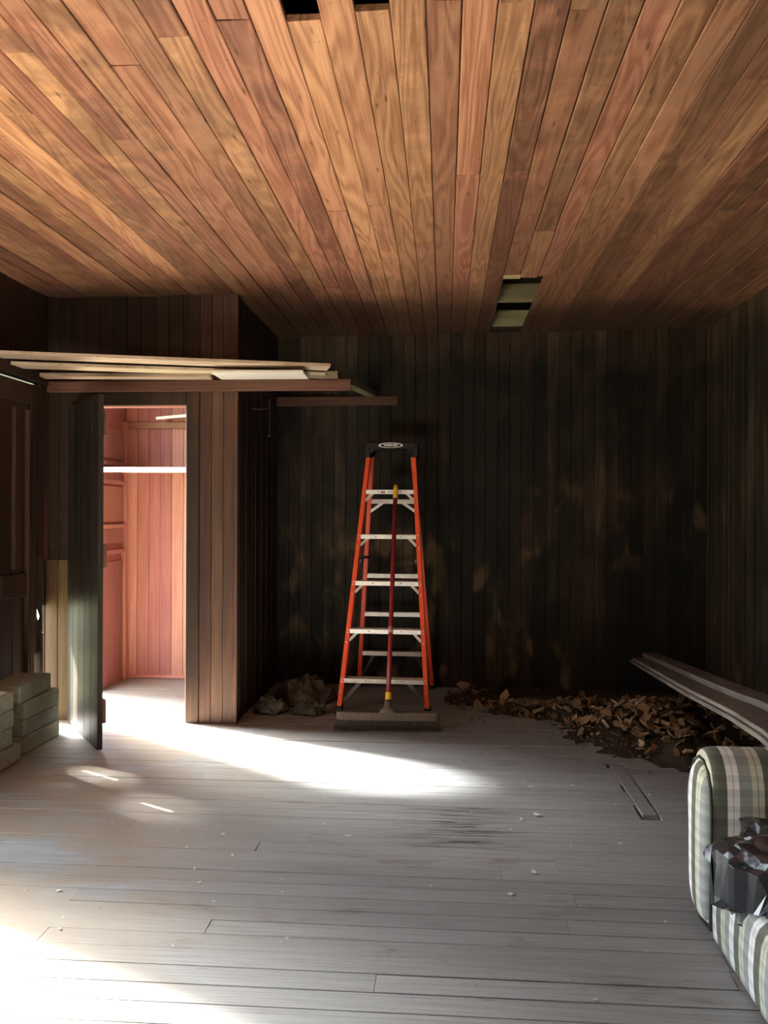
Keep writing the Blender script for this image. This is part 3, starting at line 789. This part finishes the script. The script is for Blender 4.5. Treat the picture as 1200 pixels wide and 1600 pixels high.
# ------------------------------------------------------------------ sofa
def plaid(name, axis):
    t = NT(name)
    co = t.n('ShaderNodeTexCoord').outputs['Object']
    sp = t.n('ShaderNodeSeparateXYZ', Vector=co)
    u = sp.outputs['XYZ'.index(axis)]
    w = sp.outputs[2] if axis != 'Z' else sp.outputs[0]
    per = 0.150
    fu = t.math('FRACT', t.math('DIVIDE', t.math('ADD', u, 10.0), per))
    fw = t.math('FRACT', t.math('DIVIDE', t.math('ADD', w, 10.0), 0.088))
    W_, G_, O_, D_, K_ = (0.86, 0.87, 0.84), (0.33, 0.36, 0.34), (0.60, 0.61, 0.48), (0.13, 0.14, 0.11), (0.04, 0.045, 0.04)
    c = t.ramp(fu, [(0.0, W_), (0.115, K_), (0.125, W_), (0.24, G_), (0.49, O_), (0.605, K_), (0.615, O_), (0.73, D_)], 'CONSTANT')
    m = t.ramp(fw, [(0.0, 1.0), (0.22, 0.82), (0.45, 1.0), (0.52, 0.92), (0.74, 0.78)], 'CONSTANT')
    c = t.mix(1.0, c, m, 'MULTIPLY')
    nz = t.noise(co, 240, 2)
    t.bump(nz, 0.2, 0.002)
    t.i(t.b, 'Sheen Weight', 0.15)
    return t.out(c, 0.85, 0.15)
M_PLX, M_PLY = plaid('plaid_cloth_across', 'X'), plaid('plaid_cloth_along', 'Y')
M_PIPE = plain('dark_piping', (0.05, 0.055, 0.05), 0.8, 0.2)
SO = empty('plaid_sofa', (0.81, 0.55, 0.0))
tag(SO, 'green and white plaid sofa with rounded arm along the right wall', 'sofa')
def arm(y0, flip):
    # section in y-z, bulging at the rolled top; runs along x
    sec = [(0.0, 0.03), (-0.004, 0.20), (-0.006, 0.40), (0.004, 0.475), (0.030, 0.520), (0.075, 0.545), (0.125, 0.545), (0.175, 0.520), (0.203, 0.470), (0.206, 0.415), (0.192, 0.355), (0.185, 0.25), (0.185, 0.10), (0.165, 0.04), (0.10, 0.02)]
    sec = [((p[0] if not flip else 0.185 - p[0]), p[1]) for p in sec]
    n = len(sec)
    xs = [(0.035, 0.90), (0.0, 0.985), (-0.0, 1.0), (0.05, 1.0), (0.40, 1.0), (0.75, 1.0), (0.98, 1.0)]
    xs = [(0.0, 0.93), (0.012, 0.98), (0.035, 1.0), (0.10, 1.0), (0.40, 0.998), (0.75, 0.998), (0.98, 1.0)]
    bm = bmesh.new()
    cyx, czx = 0.0925, 0.29
    rings = []
    for (x, q) in xs:
        rings.append([bm.verts.new((x, y0 + cyx + (p[0] - cyx)*q, czx + 0.014 + (p[1] - czx)*q*1.055)) for p in sec])
    for a, b in zip(rings, rings[1:]):
        for k in range(n): bm.faces.new((a[k], a[(k+1) % n], b[(k+1) % n], b[k]))
    bm.faces.new(rings[0][::-1]); bm.faces.new(rings[-1])
    a = link('arm', bm_mesh('arm', bm, True), M_PLX, SO)
    m = a.modifiers.new('s', 'SUBSURF'); m.levels = 2; m.render_levels = 2
    # padded front panel with piping round it
    bm = bmesh.new()
    q = 0.90
    def pan(sc, x): return [bm.verts.new((x, y0 + cyx + (p[0] - cyx)*sc, czx + (p[1] - czx)*(sc + 0.04))) for p in sec]
    r0, r1, r2 = pan(0.90, 0.006), pan(0.86, -0.016), pan(0.55, -0.024)
    for a_, b_ in ((r0, r1), (r1, r2)):
        for k in range(n): bm.faces.new((a_[k], a_[(k+1) % n], b_[(k+1) % n], b_[k]))
    bm.faces.new(r2)
    f = link('arm_front', bm_mesh('arm_front', bm, True), M_PLY, SO)
    m = f.modifiers.new('s', 'SUBSURF'); m.levels = 1; m.render_levels = 2
    pts = [Vector((0.002, y0 + cyx + (p[0] - cyx)*0.955, czx + (p[1] - czx)*0.965)) for p in sec]
    tube('piping', pts + [pts[0]], 0.0045, M_PIPE, SO, 8)
YA = 2.585 - 0.55
arm(YA, False); arm(-0.20, True)
bm = bmesh.new()
sec = [(0.016, 0.012)] + [(0.012 - 0.006*math.sin(math.pi*k/5), 0.02 + 0.17*k/5) for k in range(6)] + [(0.022, 0.215), (0.04, 0.232), (0.065, 0.240), (0.30, 0.246), (1.02, 0.246), (1.02, 0.012)]
r = [[bm.verts.new((p[0], yy, p[1])) for p in sec] for yy in (-0.02, YA*0.5, YA + 0.01)]
for a_, b_ in zip(r, r[1:]):
    for k in range(len(sec)): bm.faces.new((a_[k], a_[(k+1) % len(sec)], b_[(k+1) % len(sec)], b_[k]))
bm.faces.new(r[0][::-1]); bm.faces.new(r[-1])
link('seat_base', bm_mesh('seat_base', bm, True), M_PLY, SO)
bm = bmesh.new(); add_box(bm, (0.70, -0.02, 0.20), (1.035, YA + 0.01, 0.72), 0.06)
link('backrest', bm_mesh('backrest', bm, True), M_PLY, SO)
bm = bmesh.new(); add_box(bm, (0.03, 0.0, 0.0), (1.0, YA + 0.15, 0.03))
link('plinth', bm_mesh('plinth', bm), M_DARKWOOD, SO)

# ------------------------------------------------------------------ crumpled black bag on the seat
def bag():
    t = NT('black_polythene')
    co = t.n('ShaderNodeTexCoord').outputs['Object']
    nz = t.noise(co, 22, 4, 0.6)
    t.bump(nz, 0.25, 0.01)
    m = t.out((0.014, 0.017, 0.022, 1), 0.24, 0.75)
    t.i(t.b, 'Coat Weight', 0.6); t.i(t.b, 'Coat Roughness', 0.2)
    rb = random.Random(11)
    bm = bmesh.new()
    bmesh.ops.create_icosphere(bm, subdivisions=4, radius=1.0)
    seeds = [Vector((rb.gauss(0, 1), rb.gauss(0, 1), rb.gauss(0, 1))).normalized() for _ in range(150)]
    amp = [rb.uniform(-0.30, 0.26) for _ in seeds]
    for v in bm.verts:
        n = v.co.normalized()
        w = [(max(1e-4, (n - q).length), a) for q, a in zip(seeds, amp)]
        w.sort()
        h = sum(a/d for d, a in w[:3])/sum(1/d for d, a in w[:3])
        h += 0.16*(abs(noise.noise(n*2.6 + Vector((4, 1, 7))))*2 - 0.5) + rb.uniform(-0.02, 0.02)
        v.co = n*(1 + h)
    for v in bm.verts:
        p = v.co
        v.co = Vector((p.x*0.205, p.y*0.18, p.z*0.125 if p.z > 0 else p.z*0.075))
        if v.co.x < -0.12 and v.co.z < 0.02 and v.co.y < 0.02: v.co.z -= 0.10*min(1, (-0.12 - v.co.x)/0.05)   # corner slumping over the seat front
    return link('plastic_bag', bm_mesh('plastic_bag', bm), m)
bgm = bag()
bgm.location = (0.985, 2.39, 0.315)
md = bgm.modifiers.new('crease', 'BEVEL'); md.width = 0.0015; md.segments = 2; md.limit_method = 'ANGLE'; md.angle_limit = rad(14)
tag(bgm, 'crumpled glossy black plastic bag lying on the plaid sofa seat', 'bag')

# ------------------------------------------------------------------ long planks lying over the sofa arm
def long_plank(name, xa, ya, xb, yb, w, th, z_fn, label, tone=1.0, roll=0.0):
    n = 14
    bm = bmesh.new()
    dirv = Vector((xb - xa, yb - ya, 0)).normalized(); side = Vector((dirv.y, -dirv.x, 0))
    rings = []
    for i in range(n + 1):
        u = i/n
        c = Vector((xa + (xb - xa)*u, ya + (yb - ya)*u, 0)); z = z_fn(c.y)
        ch = 0.002
        pts = []
        for (sx, zz) in ((-w/2, ch), (-w/2, th - ch), (-w/2 + ch, th), (w/2 - ch, th), (w/2, th - ch), (w/2, ch), (w/2 - ch, 0), (-w/2 + ch, 0)):
            p = c + side*sx; pts.append(bm.verts.new((p.x, p.y, z + zz + roll*sx)))
        rings.append(pts)
    for a, b in zip(rings, rings[1:]):
        for k in range(8): bm.faces.new((a[k], a[(k+1) % 8], b[(k+1) % 8], b[k]))
    bm.faces.new(rings[0][::-1]); bm.faces.new(rings[-1])
    o = link(name, bm_mesh(name, bm), M_OLDY); o.color = (tone, 0, 0, 1)
    tag(o, label, 'plank')
    return o
def zp(y):
    e = y - 2.72
    return 0.575 - (0.0 if e < 0 else 0.098*e*min(1.0, 0.6 + e*0.4))
long_plank('long_plank', 0.905, 0.40, 1.395, 5.95, 0.185, 0.018, zp, 'long weathered plank lowest over the plaid sofa arm reaching toward debris', 0.9)
long_plank('long_plank', 0.915, 0.42, 1.402, 5.90, 0.180, 0.017, lambda y: zp(y) + 0.019, 'long weathered plank second up in the pile over the sofa arm', 1.15)
long_plank('long_plank', 1.045, 0.50, 1.455, 5.97, 0.110, 0.028, lambda y: zp(y) + 0.0375, 'narrow thicker grey plank on top beside the right wall', 1.2)

# ------------------------------------------------------------------ concrete blocks by the panelled door
def conc():
    t = NT('grey_green_concrete')
    co = t.n('ShaderNodeTexCoord').outputs['Object']
    oi = t.n('ShaderNodeObjectInfo')
    c = t.ramp(t.noise(co, 26, 6, 0.7), [(0.3, (0.26, 0.27, 0.20)), (0.7, (0.42, 0.43, 0.335))])
    hv = t.n('ShaderNodeHueSaturation', Color=c); t.i(hv, 'Value', t.math('MULTIPLY_ADD', oi.outputs['Random'], 0.25, 0.88))
    c = t.mix(t.mr(t.noise(co, 120, 2), 0.64, 0.72, 0.0, 0.6), hv.outputs[0], (0.07, 0.07, 0.055, 1))
    t.bump(t.noise(co, 130, 4, 0.7), 0.5, 0.004)
    return t.out(c, 0.9, 0.15)
M_CONC = conc()
bm = bmesh.new(); add_box(bm, (-0.095, -0.196, 0), (0.095, 0.196, 0.0925), 0.006)
ME_BLOCK = bm_mesh('concrete_block', bm)
ME_BLOCK.materials.append(M_CONC)
def block(x, y, z, label, rz=0.0):
    o = bpy.data.objects.new('concrete_block', ME_BLOCK); COL.objects.link(o)
    o.location = (x, y, z); o.rotation_euler = (0, 0, rz)
    tag(o, label, 'block', 'concrete blocks stacked by the panelled door')
names = ('bottom', 'second', 'third', 'top')
for i in range(4):
    block(-2.335 + R.uniform(-0.004, 0.004) - (0.012 if i == 3 else 0), 4.485 - (0.05 if i == 3 else 0) + R.uniform(-0.005, 0.005), i*0.0938,
          'grey-green solid concrete block, %s course of the stack beside the open closet door' % names[i], rad(R.uniform(-1, 1)) + (rad(2.0) if i == 3 else 0))
for i in range(4):
    block(-2.325 + R.uniform(-0.004, 0.004) + (0.018 if i == 0 else 0), (4.0 if i == 0 else 3.955) + R.uniform(-0.005, 0.005), i*0.0938,
          'grey-green solid concrete block, %s course of the stack farther from the closet door' % names[i], rad(R.uniform(-1, 1)))

# ------------------------------------------------------------------ rags by the recess
def cloth_pile():
    t = NT('dusty_grey_cloth')
    co = t.n('ShaderNodeTexCoord').outputs['Object']
    c = t.ramp(t.noise(co, 9, 5, 0.6), [(0.3, (0.055, 0.050, 0.040)), (0.7, (0.15, 0.137, 0.11))])
    t.bump(t.noise(co, 60, 4), 0.3, 0.006)
    m = t.out(c, 0.9, 0.1)
    def sheet(name, cx, cy, sx, sy, h, seed, label, n=46, fr_=5.0):
        rb = random.Random(seed)
        off = Vector((rb.uniform(0, 50), rb.uniform(0, 50), rb.uniform(0, 50)))
        bm = bmesh.new()
        g = []
        for i in range(n + 1):
            rowv = []
            for j in range(n + 1):
                u, v = -1 + 2*i/n, -1 + 2*j/n
                rr = math.sqrt(u*u + v*v)
                a = math.atan2(v, u)
                edge = 1 + 0.28*noise.noise(Vector((math.cos(a)*1.7, math.sin(a)*1.7, seed)))
                k = min(1.0, max(abs(u), abs(v))/max(rr, 1e-6)) if rr > 0 else 1
                px, py = u*k*edge, v*k*edge
                q = Vector((px*fr_*0.4, py*fr_*0.4, 0)) + off
                rid = 1 - abs(noise.noise(q*1.1))*2.1
                rid2 = 1 - abs(noise.noise(q*2.3 + Vector((3, 8, 1))))*2.0
                dome = max(0, 1 - rr**2*0.98)**0.7
                z = h*dome*(0.45 + 0.42*rid + 0.22*rid2) + 0.02*max(0, rid2) + 0.003
                w = Vector((noise.noise(q*1.5 + Vector((9, 0, 0))), noise.noise(q*1.5 + Vector((0, 9, 0))), 0))*0.05
                rowv.append(bm.verts.new((px*sx + w.x, py*sy + w.y, max(0.002, z))))
            g.append(rowv)
        for i in range(n):
            for j in range(n): bm.faces.new((g[i][j], g[i+1][j], g[i+1][j+1], g[i][j+1]))
        o = link(name, bm_mesh(name, bm, True), m); o.location = (cx, cy, 0)
        md = o.modifiers.new('t', 'SOLIDIFY'); md.thickness = 0.003
        tag(o, label, 'cloth')
    sheet('crumpled_cloth', -0.96, 5.68, 0.22, 0.20, 0.165, 5, 'crumpled dusty grey cloth heaped on the floor between recess and stepladder')
    sheet('crumpled_cloth', -1.13, 5.34, 0.10, 0.10, 0.09, 9, 'small grey rag bunched low beside the closet side wall', 30)
    sheet('crumpled_cloth', -0.86, 5.33, 0.11, 0.08, 0.08, 14, 'small folded rag in front of the larger crumpled cloth', 30)
cloth_pile()

# ------------------------------------------------------------------ debris heap along the back wall
M_DIRT = plain('dark_dirt', (0.050, 0.038, 0.027), 0.95, 0.1, vary=0.4, scale=40)
def flake_mat():
    t = NT('tan_broken_flakes')
    co = t.n('ShaderNodeTexCoord').outputs['Object']
    oi = t.n('ShaderNodeObjectInfo')
    c = oi.outputs['Color']
    c = t.mix(t.mr(t.noise(co, 30, 4), 0.45, 0.7, 0.0, 0.45), c, (0.13, 0.075, 0.040, 1))
    t.bump(t.noise(co, 80, 3), 0.3, 0.003)
    return t.out(c, 0.85, 0.15)
M_FLAKE = flake_mat()
def hump(x, y):
    h = 0.0
    for (cx, cy, sx, sy, hh) in ((1.20, 5.05, 0.34, 0.42, 0.20), (1.33, 4.62, 0.22, 0.28, 0.13), (0.92, 5.45, 0.30, 0.30, 0.12), (0.55, 5.55, 0.30, 0.20, 0.06), (0.20, 5.80, 0.20, 0.16, 0.10), (1.55, 5.3, 0.3, 0.5, 0.16)):
        h = max(h, hh*math.exp(-((x-cx)/sx)**2 - ((y-cy)/sy)**2))
    return h
bm = bmesh.new()
nx, ny = 60, 44
gx0, gx1, gy0 = 0.0, 1.87, 4.2
grid = []
for i in range(nx + 1):
    rowv = []
    for j in range(ny + 1):
        x = gx0 + (gx1 - gx0)*i/nx; y1_ = yback(x) - 0.004; y = gy0 + (y1_ - gy0)*j/ny
        h = hump(x, y)*(0.72 + 0.5*noise.noise(Vector((x*6, y*6, 1)))) + 0.015*noise.noise(Vector((x*14, y*14, 4))) - 0.022 + (0.034*min(1.0, max(0.0, x - 0.05)/0.35) if y1_ - y < 0.30 else 0.0)
        rowv.append(bm.verts.new((x, y, h)))
    grid.append(rowv)
for i in range(nx):
    for j in range(ny): bm.faces.new((grid[i][j], grid[i+1][j], grid[i+1][j+1], grid[i][j+1]))
o = link('debris_dirt', bm_mesh('debris_dirt', bm, True), M_DIRT)
tag(o, 'dark dirt and fine crumbs banked along the foot of the sooty wall', 'dirt', kind='stuff')

def flake_mesh(seed, thick=0.010):
    rb = random.Random(seed)
    n = rb.randint(4, 6)
    el = rb.uniform(0.55, 1.0)
    pts = []
    for k in range(n):
        a = 2*math.pi*(k + rb.uniform(-0.3, 0.3))/n; r = rb.uniform(0.5, 1.05)
        pts.append((math.cos(a)*r, math.sin(a)*r*el))
    curl = rb.uniform(0.1, 0.7)
    f = lambda x, y: curl*x*x*0.5 + rb.uniform(-0.06, 0.06)
    top = [(x, y, f(x, y) + 0.10) for x, y in pts]; bot = [(x*0.92, y*0.92, z - 0.26) for (x, y, z) in top]
    vv = top + bot + [(0, 0, 0.08), (0, 0, -0.18)]
    ff = [(k, (k+1) % n, 2*n) for k in range(n)] + [((k+1) % n + n, k + n, 2*n + 1) for k in range(n)] + [(k, k + n, (k+1) % n + n, (k+1) % n) for k in range(n)]
    return mesh('debris_flake', vv, ff)
FLK = [flake_mesh(100 + i) for i in range(12)]
for m_ in FLK: m_.materials.append(M_FLAKE)
RD = random.Random(21)
SHADES = (('dark brown', (0.135, 0.074, 0.036)), ('brown', (0.20, 0.12, 0.062)), ('tan', (0.30, 0.19, 0.105)), ('pale buff', (0.46, 0.34, 0.19)))
def drop(x, y, s, label, group, lift=0.0, steep=0.9, z=None):
    r = RD.random()
    si = 0 if r < 0.25 else 1 if r < 0.6 else 2 if r < 0.9 else 3
    if '%s' in label:
        size = 'small' if s < 0.032 else 'large' if s > 0.046 else 'middling'
        label = label % (size + ' ' + SHADES[si][0])
    else: si = 3
    o = bpy.data.objects.new('debris_flake', RD.choice(FLK)); COL.objects.link(o)
    zz = max(0.0, hump(x, y)*0.9 - 0.01) if z is None else z
    o.scale = (s, s, s*RD.uniform(0.6, 1.0))
    o.rotation_euler = (RD.uniform(-steep, steep), RD.uniform(-steep, steep), RD.uniform(0, 6.28))
    o.location = (x, y, zz + s*0.25 + lift)
    cc_ = SHADES[si][1]; kk = RD.uniform(0.88, 1.12); o.color = (cc_[0]*kk, cc_[1]*kk, cc_[2]*kk, 1)
    tag(o, label, 'debris', group)
    return o
LH, GH = '%s broken flake in the big debris heap below the long planks', 'flakes in the big heap'
n = 0
while n < 215:
    x, y = RD.gauss(1.24, 0.24), RD.gauss(4.98, 0.33)
    if not (0.72 < x < 1.84 and 4.28 < y < yback(x) - 0.06) or hump(x, y) < 0.035: continue
    drop(x, y, RD.uniform(0.024, 0.060), LH, GH); n += 1
LB, GB = '%s broken flake in the thin band of debris along the sooty wall', 'flakes in the thin band'
n = 0
while n < 75:
    u = RD.random()
    x = 0.10 + 0.85*u + RD.gauss(0, 0.05); y = 5.72 - 0.42*u + RD.gauss(0, 0.14)
    if not (4.9 < y < yback(x) - 0.06): continue
    drop(x, y, RD.uniform(0.018, 0.050), LB, GB); n += 1
for (x, y, s, lab) in ((0.145, 5.86, 0.075, 'largest pale yellow chunk at the stepladder end of the debris band'), (0.42, 5.78, 0.07, 'pale buff chunk lying behind the thin debris band'),
                       (0.60, 5.36, 0.055, 'pale upright splinter of foam in the thin debris band'), (0.80, 5.16, 0.035, 'small square cream chip between debris band and heap')):
    drop(x, y, s, lab, None, 0.01)

# fine crumbs between and around the flakes, too many to count
vv, ff = [], []
RC = random.Random(5)
while len(vv) < 4*2600:
    if RC.random() < 0.65: x, y = RC.gauss(1.15, 0.30), RC.gauss(5.0, 0.36)
    else:
        u = RC.random(); x = 0.0 + 1.0*u + RC.gauss(0, 0.08); y = 5.75 - 0.42*u + RC.gauss(0, 0.20)
    if not (0.06 < x < 1.84 and 4.25 < y < yback(x) - 0.02): continue
    z = max(0.0, hump(x, y)*0.8 - 0.02); r = RC.choice((0.004, 0.005, 0.007, 0.010, 0.014)); k = len(vv)
    c = Vector((x, y, z + r*0.4))
    for q in range(4): vv.append(c + Vector((RC.uniform(-1, 1), RC.uniform(-1, 1), RC.uniform(-0.5, 1)))*r)
    ff += [(k, k+1, k+2), (k, k+2, k+3), (k, k+3, k+1), (k+1, k+3, k+2)]
cr = link('debris_crumbs', mesh('debris_crumbs', vv, ff), plain('brown_crumbs', (0.20, 0.135, 0.08), 0.9, 0.1, vary=0.6, scale=30))
tag(cr, 'fine brown crumbs scattered through and around the debris heap', 'debris', kind='stuff')

# loose chips on the open floor
CHIPM = plain('pale_paint_chip', (0.62, 0.58, 0.50), 0.8, 0.2, vary=0.2)
CHIPS = [flake_mesh(300 + i) for i in range(6)]
for m_ in CHIPS: m_.materials.append(CHIPM)
spots = [(0.77, 3.78, .020), (0.40, 3.62, .030), (0.33, 3.56, .024), (-0.38, 3.32, .022), (0.33, 3.04, .026), (0.23, 2.86, .02), (-0.8, 3.1, .015), (0.95, 3.92, .018), (0.5, 3.3, .012), (0.42, 3.98, .028), (0.62, 4.02, .022)]
while len(spots) < 62:
    x, y = RD.uniform(-1.5, 0.75), RD.uniform(2.05, 4.3)
    spots.append((x, y, RD.choice((0.005, 0.006, 0.008, 0.010, 0.013))))
for (x, y, s) in spots:
    o = bpy.data.objects.new('paint_chip', RD.choice(CHIPS)); COL.objects.link(o)
    o.location = (x, y, s*0.22); o.scale = (s, s*RD.uniform(0.5, 0.9), s*0.45); o.rotation_euler = (0, 0, RD.uniform(0, 6.28))
    tag(o, ('tiny pale speck of paint' if s < 0.009 else 'small pale paint chip' if s < 0.018 else 'largest size of pale paint flake') + ' lying loose on the grey floorboards', 'chip', 'paint chips on the open floor')

# cobweb strands hanging in the recess under the ledger
cw_ = tube('cobweb', [(XC + 0.001, 5.45, 1.995), (XC + 0.02, 5.62, 2.012), (XC + 0.03, 5.85, 2.05), (XC + 0.03, 5.852, 2.115)], 0.0022, CHIPM, None, 6)
tag(cw_, 'thin dusty cobweb strand hanging in the dark recess under the ledger', 'cobweb')
tube('hanging_thread', [(XC + 0.03, 5.85, 2.05), (XC + 0.032, 5.853, 1.95), (XC + 0.03, 5.85, 1.86), (XC + 0.03, 5.85, 1.845)], [0.0016, 0.0016, 0.0016, 0.007], CHIPM, cw_, 6)
